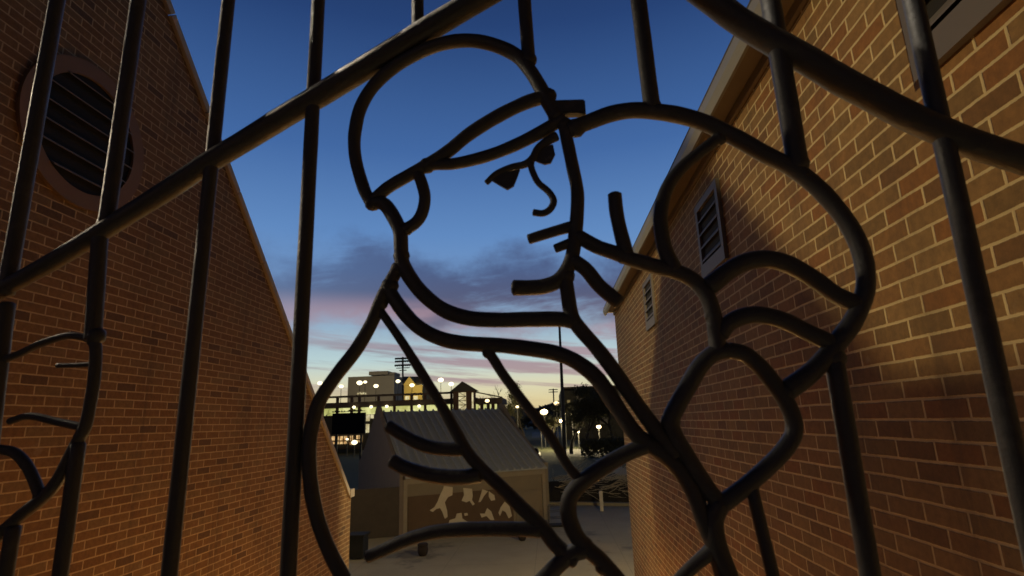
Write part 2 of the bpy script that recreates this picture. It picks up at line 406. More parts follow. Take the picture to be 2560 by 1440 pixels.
for k in range(6):
    z = vc[1] - .36 + .145 * k; hw = math.sqrt(max(.01, .45 ** 2 - (z - vc[1]) ** 2))
    bm = bmesh.new(); prism(bm, [(XL + .010, vc[0] - hw, z + .020), (XL + .010, vc[0] - hw, z + .030), (XL + .045, vc[0] - hw, z + .004), (XL + .045, vc[0] - hw, z - .006)], (0, 2 * hw, 0))
    link('slat', bm, M['soffit'], v)

# ------------------------------------------------------------------ right building
XR = 1.25; YE = 10.0; ZS = 1.86
rb = thing('brick_building', 'tan and red brick wall with small rectangular vents under a gutter', 'building')
link('wall', bx((XR, -7.5, GZ - .3), (XR + 8, YE, ZS)), M['brick_r'], rb)
bm = bmesh.new(); prism(bm, [(1.105, -7.5, ZS + .004), (XR + .2, -7.5, ZS + .004), (XR + .2, -7.5, ZS + .03), (1.105, -7.5, ZS + .03)], (0, YE + 7.56, 0)); link('soffit', bm, M['soffit'], rb)
bm = bmesh.new(); box(bm, (XR - .022, -7.5, ZS - .055), (XR - .001, YE + .02, ZS + .002)); link('frieze_board', bm, M['soffit'], rb)
bm = bmesh.new(); prism(bm, [(1.103, -7.5, ZS - .045), (1.085, -7.5, ZS - .045), (1.06, -7.5, ZS + .00), (1.052, -7.5, ZS + .05), (1.058, -7.5, ZS + .05), (1.103, -7.5, ZS + .05)], (0, YE + 7.57, 0)); link('gutter', bm, M['gutter'], rb)
bm = bmesh.new(); prism(bm, [(1.08, -7.5, ZS + .056), (5.2, -7.5, ZS + 2.7), (5.2, -7.5, ZS + 2.8), (1.07, -7.5, ZS + .10)], (0, YE + 7.60, 0))
prism(bm, [(9.4, -7.5, ZS + .056), (5.2, -7.5, ZS + 2.7), (5.2, -7.5, ZS + 2.8), (9.4, -7.5, ZS + .10)], (0, YE + 7.72, 0)); link('roof', bm, M['shingle'], rb)
bm = bmesh.new(); prism(bm, [(XR + .01, YE - .2, ZS + .031), (5.2, YE - .2, ZS + 2.62), (9.2, YE - .2, ZS + .031)], (0, .15, 0)); link('gable_infill', bm, M['brick_r'], rb)
for yc in (1.39, 3.975, 6.55):
    y0, y1, z0, z1 = yc - .29, yc + .29, 1.02, 1.60; t_ = .055
    bm = bmesh.new()
    box(bm, (XR - .028, y0, z0), (XR - .001, y1, z0 + .10)); box(bm, (XR - .028, y0, z1 - t_), (XR - .001, y1, z1))
    box(bm, (XR - .027, y0, z0 + .10), (XR - .001, y0 + t_, z1 - t_)); box(bm, (XR - .027, y1 - t_, z0 + .10), (XR - .001, y1, z1 - t_))
    v = link('louvre_vent', bm, M['trim'], rb)
    link('vent_backing', bx((XR - .006, y0 + t_, z0 + t_), (XR - .0015, y1 - t_, z1 - t_)), M['dark'], v)
    for k in range(4):
        z = z0 + .115 + k * .103
        bm = bmesh.new(); prism(bm, [(XR - .008, y0 + t_ + .001, z + .035), (XR - .006, y0 + t_ + .001, z + .046), (XR - .030, y0 + t_ + .001, z + .010), (XR - .030, y0 + t_ + .001, z)], (0, y1 - y0 - 2 * t_ - .002, 0))
        link('slat', bm, M['trim'], v)

# unseen gabled slab added behind the viewer, its outline shaped to throw the gable shadow on the right wall
gw = thing('shadow_caster', 'unseen gabled brick slab added to cast the gable shadow', 'wall')
bm = bmesh.new()
def sh(y, z): return (-3.875, (LAMP_YARD[1] + y) / 2, (LAMP_YARD[2] + z) / 2)
prism(bm, [(-3.875, sh(7.15, 0)[1], GZ), sh(7.15, -.15), sh(4.49, 2.37), sh(2.10, .12), sh(-6, .12), (-3.875, sh(-6, 0)[1], GZ)], (-.12, 0, 0))
link('wall', bm, M['brick_l'], gw)

# lamp fixtures for the lights outside the picture
def fixture(name, label, cat, loc, base, globe=.09, g=None):
    o = thing(name, label, cat)
    link('pole', bar((loc[0], loc[1], base), (loc[0], loc[1], loc[2] - globe * 1.6), .045), M['pole'], o)
    bm = bmesh.new(); sweep(bm, [Vector(loc) + Vector((0, 0, globe * 1.9)), Vector(loc) + Vector((0, 0, globe * 2.6))], [globe * 2.2, globe * 1.2], 16); link('lamp_hood', bm, M['pole'], o)
    return o
fixture('unseen_pole_lamp', 'tall yard lamp on a dark pole behind the viewer', 'lamp', LAMP_YARD, GZ)
fixture('unseen_pole_lamp', 'unseen lamp added on the lawn behind the left brick building', 'lamp', (-12.0, 17.5, .8), GZ)  # fixture for the added gable fill
fixture('unseen_low_lamp', 'unseen low lamp added just below the raised walkway', 'lamp', (-1.3, 2.7, -2.95), GZ, .08)  # holder for the fill added on the right wall
fixture('unseen_low_lamp', 'low path lamp in the alley between the brick walls', 'lamp', (.15, 6.0, -2.95), GZ, .08)

# ------------------------------------------------------------------ the wrought iron fence
P0 = rot @ Vector((.594 * -.9, .594 * .014, -.594)); P8 = rot @ Vector((.437 * .834, .437 * .014, -.437))
fd = Vector((P8.x - P0.x, P8.y - P0.y, 0)).normalized(); fn = Vector((-fd.y, fd.x, 0))
def fp(px, py):
    r = ray(px, py); return r * (P0.dot(fn) / r.dot(fn))
def rad(px, py, wpx):
    p = fp(px, py); c = F / math.sqrt(F * F + (px - 1280) ** 2 + (py - 720) ** 2)
    return .5 * (wpx / F) * p.length * c ** 1.7 * 1.06
fence = thing('iron_fence', 'dark wrought iron fence with bent bar faces of a capped boy and open hand', 'fence')
_ir = random.Random(41)
def worked(P, Rr, amt=1.0):
    amt *= .5
    n = len(P); ph = [_ir.uniform(0, 6.28) for _ in range(4)]
    r0 = sum(Rr) / n; acc = 0.0
    for i in range(n):
        if i: acc += (P[i] - P[i - 1]).length
        k = 1 + .035 * math.sin(acc * 95 + ph[0]) + .025 * math.sin(acc * 210 + ph[1]) + _ir.gauss(0, .012)
        Rr[i] *= 1 + (k - 1) * amt
        P[i] = P[i] + Vector((0, 0, 1)) * amt * r0 * .05 * math.sin(acc * 70 + ph[2]) + fd * amt * r0 * .05 * math.sin(acc * 60 + ph[3])
def bent(name, width, pts, welds=(), seg=14):
    if not isinstance(width, (list, tuple)): width = [width, width]
    q = spline([(x, y, 0) for x, y in pts]); n = len(q)
    P = [fp(v.x, v.y) for v in q]
    Rr = [rad(v.x, v.y, width[0] + (width[1] - width[0]) * i / (n - 1)) for i, v in enumerate(q)]
    worked(P, Rr, .5 if name == 'arched_rail' else .8); bm = bmesh.new(); sweep(bm, P, Rr, seg)
    for (x, y, k) in welds:
        ball(bm, fp(x, y), rad(x, y, width[0]) * k, 2, (1, .85, 1))
    return link(name, bm, M['iron'], fence, smooth=True)
def straight(name, width, a, b, ext0=0.0, ext1=0.0, welds=()):
    A, B = fp(*a), fp(*b); d = (B - A).normalized()
    n = 60; pts = [A - d * ext0 + (B - A + d * (ext0 + ext1)) * (i / n) for i in range(n + 1)]
    r = .5 * (rad(*a, width[0]) + rad(*b, width[1]))
    RR = [r] * len(pts); worked(pts, RR, .35); bm = bmesh.new(); sweep(bm, pts, RR, 14)
    for (x, y, k) in welds: ball(bm, fp(x, y), r * k, 2, (1, .85, 1))
    return link(name, bm, M['iron'], fence, smooth=True)
# upright bars
straight('bar', (42, 40), (143, 0), (14, 735), .06, 0, [(14, 722, 1.2)])
straight('bar', (40, 40), (346, 0), (266, 560), .06, 0, [(266, 560, 1.25)])
straight('bar', (37, 40), (571, 0), (423, 1440), .06, .9, [(515, 418, 1.25)])
straight('bar', (36, 42), (796, 0), (720, 1440), .06, .9, [(778, 250, 1.25)])
straight('bar', (32, 32), (1044, 0), (1044, 70), .06, 0)
straight('bar', (34, 34), (1311, 0), (1322, 155), .06, 0, [(1322, 150, 1.25)])
straight('bar', (42, 42), (1596, 0), (1630, 270), .06, 0, [(1630, 268, 1.2)])
straight('bar', (50, 54), (1926, 0), (1996, 420), .06, 0, [(1993, 410, 1.2)])
straight('bar', (58, 62), (2282, 0), (2600, 1440), .06, .9, [(2358, 330, 1.3)])
straight('bar', (48, 56), (2086, 900), (2176, 1440), 0, .9, [(2086, 895, 1.3)])
straight('bar', (40, 44), (250, 590), (232, 848), 0, 0, [(240, 840, 1.25)])
straight('bar', (40, 42), (196, 1110), (150, 1440), 0, .9)
straight('bar', (34, 36), (1878, 1215), (1932, 1440), 0, .9, [(1878, 1215, 1.3)])
straight('bar', (40, 42), (18, 760), (-6, 960), 0, .3)
straight('bar', (40, 42), (34, 1318), (14, 1440), 0, .9)
straight('bar', (42, 40), (-75, 0), (-225, 862), .06, 0)
straight('bar', (42, 40), (-300, 60), (-470, 1440), .06, .9)
straight('bar', (42, 40), (-75, 1000), (-110, 1440), 0, .9)
# the long arched rail over the panel
bent('arched_rail', [42, 84], [(-400, 965), (-260, 880), (-120, 800), (0, 727), (130, 655), (265, 572), (400, 487), (520, 408), (640, 335), (780, 250), (900, 178), (1040, 92), (1230, -22), (1380, -105), (1500, -150), (1620, -105), (1760, -12), (1850, 55), (1940, 108), (2020, 152), (2100, 200), (2175, 240), (2265, 288), (2350, 326), (2450, 366), (2560, 402), (2760, 470)], seg=18)
# capped head
bent('cap_outline', [30, 36], [(930, 512), (918, 490), (908, 466), (892, 410), (886, 366), (888, 325), (901, 270), (933, 216), (985, 168), (1040, 135), (1089, 114), (1139, 103), (1192, 103), (1245, 116), (1291, 139), (1323, 174), (1348, 213), (1372, 259), (1394, 296)], [(932, 508, 1.35), (1390, 290, 1.4), (1322, 168, 1.15)])
A, B = fp(1382, 273), fp(1464, 271); d = (B - A)
bm = bmesh.new(); r_ = rad(1430, 272, 36)
box(bm, (0, -r_ * .8, -r_), (d.length, r_ * .8, r_), Matrix.Translation(A) @ Matrix((d.normalized(), -fn, Vector((0, 0, 1)))).transposed().to_4x4())
bmesh.ops.bevel(bm, geom=bm.edges[:], offset=.0012, segments=2, affect='EDGES'); link('cap_button', bm, M['iron'], fence)
bent('cap_band', [34, 30], [(1372, 240), (1316, 256), (1245, 290), (1174, 335), (1121, 378), (1068, 412), (1015, 442), (969, 470), (935, 500)], [(1372, 240, 1.2), (1068, 414, 1.2)])
bent('cap_brim', [32, 26], [(1408, 296), (1351, 331), (1280, 366), (1210, 392), (1139, 409), (1090, 412), (1060, 416)])
bent('ear', [28, 30], [(1043, 430), (1054, 456), (1062, 493), (1056, 530), (1040, 556), (1012, 575)], [(1016, 572, 1.25)])
bent('jaw', [34, 38], [(936, 505), (962, 512), (985, 545), (1000, 580), (1003, 620), (1006, 655), (1026, 695), (1060, 737), (1110, 775), (1170, 795), (1240, 800), (1320, 798), (1400, 798), (1440, 806)], [(1004, 640, 1.2), (1424, 792, 1.2)])
bent('face_profile', [30, 38], [(1406, 300), (1418, 351), (1433, 422), (1443, 475), (1443, 525), (1438, 585), (1432, 635), (1419, 672), (1395, 702), (1360, 716), (1325, 719), (1284, 719)], [(1412, 312, 1.3), (1438, 590, 1.2)])
bent('brow', [24, 14], [(1392, 340), (1370, 352), (1346, 372), (1332, 396), (1312, 411), (1276, 419), (1240, 435), (1216, 457)])
bent('nose', [16, 17], [(1326, 408), (1332, 430), (1346, 457), (1372, 480), (1384, 502), (1376, 522), (1358, 533), (1334, 531)], [(1326, 410, 1.3)])
for pts in ([(1340, 404), (1352, 372), (1383, 362), (1388, 386), (1377, 408), (1362, 412)], [(1229, 452), (1246, 436), (1300, 424), (1293, 444), (1284, 466), (1268, 475), (1252, 466)]):
    bm = bmesh.new(); prism(bm, [fp(*q) - fn * .0012 for q in pts], fn * .0024); link('eye_plate', bm, M['iron'], fence)
bent('lip', [25, 28], [(1322, 598), (1360, 586), (1416, 570), (1436, 566)])
bent('lip', [22, 24], [(1388, 622), (1408, 614), (1430, 606)])
bent('neck', [34, 40], [(1412, 680), (1420, 740), (1430, 790), (1452, 824), (1490, 868), (1530, 920), (1575, 985), (1618, 1045), (1655, 1095), (1690, 1140)], [(1415, 690, 1.3), (1640, 1078, 1.2)])
bent('collar', [34, 44], [(968, 718), (1000, 768), (1040, 812), (1090, 842), (1150, 857), (1250, 863), (1340, 874), (1400, 886), (1450, 910), (1496, 950), (1540, 1015), (1590, 1085), (1640, 1122), (1690, 1165), (1730, 1225), (1762, 1310), (1786, 1368), (1810, 1450)], [(975, 715, 1.3), (1635, 1118, 1.25)])
bent('shoulder', [30, 40], [(1004, 655), (985, 690), (955, 745), (930, 805), (890, 875), (840, 940), (800, 1000), (781, 1060), (773, 1120), (776, 1200), (792, 1290), (822, 1375), (862, 1450), (920, 1540)], [(996, 672, 1.3), (952, 758, 1.25)])
bent('arm', [20, 42], [(945, 768), (1002, 850), (1037, 905), (1075, 967), (1110, 1025), (1140, 1080), (1170, 1133), (1204, 1172), (1257, 1222), (1304, 1268), (1351, 1313), (1384, 1356), (1414, 1384), (1440, 1402)], [(1195, 1180, 1.6), (1420, 1385, 1.9)])
bent('lapel', [24, 24], [(1216, 872), (1236, 902), (1255, 932), (1292, 982), (1340, 1044), (1385, 1106), (1416, 1160), (1448, 1198)], [(1222, 880, 1.4)])
bent('finger', [30, 34], [(970, 1064), (1000, 1083), (1037, 1104), (1075, 1118), (1120, 1123), (1158, 1122)])
bent('finger', [36, 38], [(980, 1152), (1012, 1170), (1062, 1185), (1112, 1192), (1162, 1192), (1200, 1186)])
bent('finger', [30, 38], [(918, 1392), (954, 1377), (1007, 1353), (1070, 1334), (1132, 1325), (1210, 1322), (1289, 1323), (1350, 1325)])
bent('cuff', [38, 44], [(1630, 1112), (1590, 1124), (1545, 1145), (1492, 1178), (1450, 1211), (1425, 1245), (1422, 1290), (1440, 1338), (1468, 1372), (1500, 1400), (1540, 1445), (1600, 1520)], [(1460, 1365, 1.3), (1510, 1415, 1.3)])
bent('cuff', [44, 44], [(1470, 1372), (1430, 1384), (1400, 1408), (1366, 1442), (1310, 1500)])
# raised hand on the right
bent('hand_outline', [38, 52], [(1424, 324), (1475, 304), (1528, 285), (1581, 276), (1634, 278), (1698, 288), (1765, 309), (1850, 350), (1910, 384), (1980, 420), (2040, 466), (2092, 522), (2134, 584), (2158, 645), (2165, 705), (2156, 750), (2130, 806), (2094, 856), (2062, 898), (2015, 942), (1972, 972)], [(1440, 320, 1.3), (2092, 862, 1.2), (1972, 972, 1.2)])
bent('wrist', [34, 42], [(1440, 588), (1490, 616), (1537, 632), (1582, 649), (1650, 669), (1695, 681), (1738, 704), (1768, 742), (1784, 790), (1790, 830), (1796, 880)], [(1560, 640, 1.25), (1780, 790, 1.15)])
bent('wrist', [36, 36], [(1432, 650), (1466, 675), (1500, 716), (1548, 756)])
bent('thumb', [34, 36], [(1537, 486), (1541, 530), (1550, 575), (1566, 636)])
bent('palm_line', [28, 40], [(1802, 340), (1762, 372), (1704, 420), (1668, 470), (1652, 530), (1655, 588), (1666, 632), (1688, 678)], [(1798, 346, 1.35)])
bent('palm_line', [46, 46], [(1772, 716), (1818, 680), (1860, 657), (1912, 648), (1969, 660), (2030, 694), (2090, 738), (2146, 762)])
bent('palm_line', [42, 46], [(1800, 836), (1822, 808), (1860, 790), (1905, 788), (1962, 803), (2022, 832), (2088, 862)])
bent('ball', [42, 46], [(1822, 876), (1784, 884), (1750, 916), (1718, 970), (1690, 1020), (1676, 1055), (1688, 1095), (1716, 1140), (1752, 1196), (1786, 1244), (1808, 1264)], [(1800, 1256, 1.3), (1676, 1055, 1.2)])
bent('ball', [42, 46], [(1822, 876), (1862, 886), (1902, 920), (1938, 964), (1966, 1006), (1983, 1046), (1984, 1086), (1958, 1128), (1914, 1172), (1864, 1215), (1808, 1258)], [(1966, 980, 1.25)])
bent('palm_line', [52, 60], [(1800, 1256), (1782, 1300), (1790, 1362), (1822, 1450)])
bent('palm_line', [30, 44], [(1690, 1455), (1730, 1418), (1765, 1388), (1790, 1366)])
# figure at the left edge
bent('figure_outline', [30, 38], [(232, 842), (240, 872), (236, 945), (227, 1000), (214, 1062), (194, 1104), (166, 1160), (138, 1210), (100, 1250), (50, 1290), (0, 1336), (-60, 1390)], [(236, 852, 1.3), (196, 1104, 1.2)])
bent('figure_outline', [20, 22], [(236, 856), (205, 843), (165, 840), (100, 860), (50, 884), (-10, 908), (-90, 940)])
bent('figure_outline', [14, 15], [(143, 914), (190, 913), (234, 910)])
bent('figure_outline', [20, 24], [(24, 1054), (60, 1042), (92, 1042), (150, 1056), (206, 1068)])
bent('figure_outline', [28, 32], [(-60, 1120), (-5, 1124), (36, 1132), (66, 1162), (86, 1200), (102, 1244)], [(98, 1240, 1.3)])

# ------------------------------------------------------------------ shed
shed = thing('shed', 'small tan shed with grey ribbed metal roof and cream shapes on its front', 'shed')
U = Vector((math.cos(R_(28)), math.sin(R_(28)), 0)); V = Vector((-U.y, U.x, 0)); O = gp(1007, 1340); O.z = 0
def sp(u, v_, z): return O + U * u + V * v_ + Vector((0, 0, z))
LU, DV, ZE, ZR = 6.05, 9.2, -1.88, .62
SM = Matrix((U, V, Vector((0, 0, 1)))).transposed().to_4x4(); SM.translation = O
bm = bmesh.new(); box(bm, (.02, .02, GZ - .2), (LU - .02, DV, ZE - .02), SM); link('wall', bm, M['shed_wall'], shed)
for u0 in (-.16, LU):
    bm = bmesh.new(); pr = []
    prof = [(-.05, ZE - .05), (-.05, ZE + .14), (.5, ZE + .30), (1.5, ZE + .86), (2.8, ZE + 1.62), (3.9, ZE + 2.35), (4.35, ZE + 2.75), (4.6, ZE + 2.82)]
    pf = prof + [(2 * 4.6 - v_, z) for v_, z in reversed(prof[:-1])]
    prism(bm, [sp(u0, v_, z) for v_, z in [(-.05, GZ - .2)] + pf + [(DV + .05, GZ - .2)]], U * .16)
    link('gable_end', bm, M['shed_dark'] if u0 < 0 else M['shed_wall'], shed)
bm = bmesh.new()
for s_ in (0, 1):
    v0 = -.3 if s_ == 0 else DV + .3
    q = [sp(.003, v0, ZE - .08), sp(LU - .003, v0, ZE - .08), sp(LU - .003, 4.6, ZR), sp(.003, 4.6, ZR)]
    prism(bm, q, Vector((0, 0, .05)))
    if s_ == 0:
        for k in range(18):
            u = .14 + k * (LU - .28) / 17
            a0, a1 = sp(u, v0 + .01, ZE - .075 + .05), sp(u, 4.58, ZR + .05)
            prism(bm, [a0 - U * .05, a0 + U * .05, a0 + U * .03 + Vector((0, 0, .075)), a0 - U * .03 + Vector((0, 0, .075))], a1 - a0)
bmesh.ops.recalc_face_normals(bm, faces=bm.faces); link('roof', bm, M['metal_roof'], shed)
bm = bmesh.new(); box(bm, (.0, -.07, ZE - .30), (LU, .017, ZE - .10), SM); link('fascia', bm, M['wood'], shed)
for u0 in (.0, LU - .14):
    bm = bmesh.new(); box(bm, (u0, -.075, GZ), (u0 + .14, .016, ZE - .302), SM); link('corner_post', bm, M['wood'], shed)
a_, b2_ = gp(874, 1352), gp(1001, 1341)
bm = bmesh.new(); prism(bm, [(a_.x, a_.y, GZ - .1), (b2_.x, b2_.y, GZ - .1), (b2_.x, b2_.y, -2.25), (a_.x, a_.y, -2.25)], (0, .2, 0)); link('dark_infill', bm, M['shade_fill'], shed)  # dark slab added where the ground beside the gable lies in shadow
mp = link('mural_panel', (lambda b: (box(b, (.18, -.03, GZ + .05), (4.55, .014, ZE - .75), SM), b)[1])(bmesh.new()), M['mural'], shed)
# cream silhouettes painted on the panel, outlines in metres on the front wall
def front(px, py):
    r = ray(px, py); nn = V; k = (O + V * -.034).dot(nn) / r.dot(nn); return r * k
shapes = [[(1110, 1215), (1132, 1218), (1131, 1238), (1120, 1243), (1112, 1256), (1118, 1277), (1119, 1292), (1112, 1297), (1106, 1280), (1100, 1270), (1090, 1273), (1082, 1280), (1074, 1276), (1086, 1268), (1094, 1254), (1100, 1238), (1106, 1226)],
          [(1158, 1220), (1180, 1222), (1182, 1240), (1180, 1250), (1187, 1260), (1182, 1264), (1174, 1252), (1166, 1256), (1154, 1252), (1160, 1238)],
          [(1206, 1223), (1220, 1228), (1210, 1240), (1202, 1254), (1196, 1256), (1201, 1240)],
          [(1222, 1228), (1236, 1238), (1238, 1250), (1228, 1252), (1222, 1242)],
          [(1262, 1254), (1274, 1266), (1280, 1290), (1272, 1296), (1264, 1280), (1256, 1276), (1250, 1290), (1246, 1282), (1252, 1268)],
          [(1218, 1270), (1228, 1278), (1236, 1300), (1226, 1300), (1216, 1290), (1204, 1294), (1200, 1284), (1212, 1284)],
          [(1142, 1284), (1154, 1282), (1156, 1296), (1168, 1304), (1180, 1308), (1120, 1316), (1124, 1300), (1138, 1296)],
          [(1160, 1284), (1168, 1282), (1170, 1288), (1162, 1290)]]
for s_ in shapes:
    bm = bmesh.new(); prism(bm, [front(*q) for q in s_], V * .003); link('mural_shape', bm, M['mural_white'], mp)
bm = bmesh.new(); prism(bm, [front(1282, 1180) + V * .02 + (U * math.cos(k * .628) + Vector((0, 0, 1)) * math.sin(k * .628)) * .13 for k in range(10)], V * .02); link('vent_cover', bm, M['dark'], shed)
bm = bmesh.new(); box(bm, (4.7, -.02, GZ + .1), (5.75, .015, ZE - .9), SM); link('door', bm, M['shed_wall'], shed)

# ------------------------------------------------------------------ things in the yard
o = thing('trash_bin', 'black lidded bin at the corner of the left brick wall', 'bin')
p = gp(893, 1396)
bm = bmesh.new(); prism(bm, [(p.x - .26, p.y - .26, GZ + .05), (p.x + .26, p.y - .26, GZ + .05), (p.x + .26, p.y + .26, GZ + .05), (p.x - .26, p.y + .26, GZ + .05)], (0, 0, .62))
link('body', bm, M['bin'], o)
bm = bmesh.new(); prism(bm, [(p.x - .3, p.y - .3, GZ + .672), (p.x + .3, p.y - .3, GZ + .672), (p.x + .3, p.y + .32, GZ + .672), (p.x - .3, p.y + .32, GZ + .672)], (0, .0, .06)); link('lid', bm, M['bin'], o)
for px, py, r, lab in ((1057, 1390, .17, 'dark round clay pot on the concrete before the shed'), (1306, 1352, .15, 'smaller dark pot near the shed door')):
    p = gp(px, py); o = thing('clay_pot', lab, 'pot', 'clay pots by the shed')
    bm = bmesh.new(); sweep(bm, [p + Vector((0, 0, z)) for z in (.01, .06, .16, .26, .30)], [r * .6, r * .85, r, r * .95, r * .8], 16); link('body', bm, M['pot'], o, True)
    bm = bmesh.new(); sweep(bm, [p + Vector((0, 0, .302)), p + Vector((0, 0, .345))], [r * .98, r * 1.0], 16); link('rim', bm, M['pot'], o)
o = thing('metal_rack', 'thin metal tube rack standing beside the shed corner post', 'rack')
p = gp(1390, 1318); q = [p + Vector((-.28, 0, 0)), p + Vector((.28, .1, 0)), p + Vector((-.26, .42, 0)), p + Vector((.30, .52, 0))]
for k in q: link('leg', bar(k + Vector((0, 0, .0)), k + Vector((0, 0, .78)), .014), M['pole'], o)
for z in (.3, .55, .77):
    bm = bmesh.new()
    for i, j in ((0, 1), (1, 3), (3, 2), (2, 0)): sweep(bm, [q[i] + Vector((0, 0, z)), q[j] + Vector((0, 0, z))], .012, 8)
    link('rail', bm, M['pole'], o)
bm = bmesh.new(); box(bm, (p.x - .3, p.y - .05, GZ + .012), (p.x + .34, p.y + .5, GZ + .07)); link('base_board', bm, M['bin'], o)
# low kerb wall and brush
kw = gp(1382, 1268); bm = bmesh.new()
prism(bm, [(-.35, 29.05, GZ), (1.6, 28.65, GZ), (4.0, 27.85, GZ), (12, 27.45, GZ), (12, 27.75, GZ), (4.1, 28.15, GZ), (1.7, 28.95, GZ), (-.35, 29.35, GZ)], (0, 0, .13))
structure('kerb', bm, M['concrete'])
bm = bmesh.new(); rr = random.Random(3)
n_ = 24
vs = [[bm.verts.new((-.5 + 12 * i / n_ , 29.4 - 1.5 * i / n_ * .9 + j * .55, GZ + .01 + (.9 * math.sin(min(1, j / 5) * math.pi) + rr.uniform(-.12, .12)) * (0 if j in (0, 6) else 1))) for i in range(n_ + 1)] for j in range(7)]
for j in range(6):
    for i in range(n_): bm.faces.new((vs[j][i], vs[j][i + 1], vs[j + 1][i + 1], vs[j + 1][i]))
structure('earth_bank', bm, M['soil'])
bm = bmesh.new()
for k in range(330):
    x = rr.uniform(-.1, 5.6); y = 29.5 - .12 * x + rr.uniform(0, 2.2); z = GZ + rr.uniform(.45, 1.15)
    a = rr.gauss(0, .5); L = rr.uniform(.5, 2.2); dv = Vector((math.cos(a), math.sin(a) * .6, rr.gauss(.12, .25))).normalized()
    pts = [Vector((x, y, z))]
    for s_ in range(4):
        dv = (dv + Vector((rr.gauss(0, .18), rr.gauss(0, .18), rr.gauss(0, .18)))).normalized(); pts.append(pts[-1] + dv * L / 4)
    r0 = rr.uniform(.008, .022); sweep(bm, pts, [r0, r0 * .9, r0 * .75, r0 * .6, r0 * .35], 5)
link('brush_pile', bm, M['stick'], None, label='tangled pile of bare cut branches on the bank past the driveway', category='brush pile')
p = gp(1505, 1278)
o = thing('marker_post', 'short cream post at the driveway edge before the branches', 'post')
bm = bmesh.new(); box(bm, (p.x - .075, p.y - .06, GZ), (p.x + .075, p.y + .06, GZ + .78)); link('post', bm, M['post'], o)
bm = bmesh.new(); prism(bm, [(p.x - .09, p.y - .075, GZ + .782), (p.x + .09, p.y - .075, GZ + .782), (p.x + .05, p.y - .075, GZ + .86), (p.x - .05, p.y - .075, GZ + .86)], (0, .15, 0)); link('cap', bm, M['post'], o)
bm = bmesh.new(); pp = gp(907, 1146); box(bm, (pp.x - .12, pp.y - .08, GZ), (pp.x + .12, pp.y + .08, GZ + .9)); ball(bm, (pp.x, pp.y, GZ + .9), .13, 2)
link('bollard', bm, M['post'], None, label='tiny pale bollard on the dark lawn left of the shed', category='bollard')

# ------------------------------------------------------------------ town beyond
def quad_box(name, px0, px1, py0, py1, Y, dep, m, parent):
    a, b2 = at(px0, py1, Y), at(px1, py0, Y)
    return link(name, bx((a.x, Y, a.z), (b2.x, Y + dep, b2.z)), m, parent)
# parking garage
ga = thing('parking_garage', 'long open parking garage with a yellow lit deck and gabled stair tower', 'building')
Y = 110.0
xa, xb = at(780, 1020, Y).x, at(1192, 1020, Y).x
def zy(py, px=1000, YY=None): return at(px, py, YY or Y).z
link('upper_deck', bx((xa, Y, zy(1013)), (xb, Y + 22, zy(1001))), M['garage'], ga)
link('lower_wall', bx((xa, Y, GZ), (xb, Y + 22, zy(1033))), M['garage_dk'], ga)
link('lit_interior', bx((xa + .2, Y + 5, zy(1033) + .01), (xb - .2, Y + 5.3, zy(1013) - .01)), M['g_deck'], ga)
link('top_rail', bx((xa, Y, zy(989)), (xb, Y + .3, zy(984))), M['garage'], ga)
for px in (805, 842, 878, 897, 945, 985, 1028, 1062, 1096, 1128):
    x = at(px, 1010, Y).x
    link('column', bx((x - .2, Y + .02, zy(1033) + .005), (x + .2, Y + .7, zy(989) - .005)), M['garage_dk'], ga)
x0, x1 = at(1138, 1010, Y).x, at(1190, 1010, Y).x
xm = (x0 + x1) / 2 - .2
tw = link('stair_tower', bx((x0, Y - 2.5, GZ), (x1, Y - .01, zy(986))), M['garage_dk'], ga)
bm = bmesh.new(); prism(bm, [(x0 - .6, Y - 2.8, zy(986) + .005), (x1 + .7, Y - 2.8, zy(986) + .005), (xm + .5, Y - 2.8, zy(966)), (xm, Y - 2.8, zy(962)), (xm - .4, Y - 2.8, zy(966))], (0, 3.2, 0)); link('tower_roof', bm, M['shingle'], ga)
wx0, wx1 = at(1152, 1010, Y).x, at(1170, 1010, Y).x
wn0 = link('window', bx((wx0, Y - 2.56, zy(1040)), (wx1, Y - 2.505, zy(988))), M['g_window'], ga)
bm = bmesh.new()
for k in range(6):
    z = zy(1040) + (zy(988) - zy(1040)) * k / 5
    box(bm, (wx0 - .05, Y - 2.62, z - .06), (wx1 + .05, Y - 2.565, z + .06))
for k in range(5):
    z0_, z1_ = [zy(1040) + (zy(988) - zy(1040)) * q / 5 for q in (k, k + 1)]
    sweep(bm, [Vector((wx0 if k % 2 else wx1, Y - 2.60, z0_)), Vector((wx1 if k % 2 else wx0, Y - 2.60, z1_))], .05, 6)
link('mullion', bm, M['garage_dk'], wn0)
link('window', bx((at(1184, 1010, Y).x, Y - 2.56, zy(1030)), (at(1188, 1010, Y).x, Y - 2.505, zy(990))), M['g_window'], ga)
xc, xd = at(1190, 1010, Y).x, at(1256, 1010, Y).x
bm = bmesh.new(); prism(bm, [(xc + .01, Y, zy(986)), (xd, Y, zy(1001)), (xd, Y, zy(1004)), (xc + .01, Y, zy(989))], (0, .3, 0)); link('ramp_rail', bm, M['garage'], ga)
link('ramp_wall', bx((xc + .01, Y, zy(1017)), (xd, Y + 12, zy(1003))), M['garage'], ga)
link('ramp_lit_interior', bx((xc + .3, Y + 4, zy(1036)), (xd - 1.4, Y + 4.3, zy(1017) - .01)), M['g_deck'], ga)
link('ramp_base', bx((xc + .01, Y, GZ), (xd, Y + 12, zy(1036) - .01)), M['garage_dk'], ga)
for px in (1204, 1220, 1232, 1246):
    x = at(px, 1010, Y).x; link('column', bx((x - .3, Y + .02, zy(1036) - .005), (x + .3, Y + .6, zy(1017) - .005)), M['garage_dk'], ga)
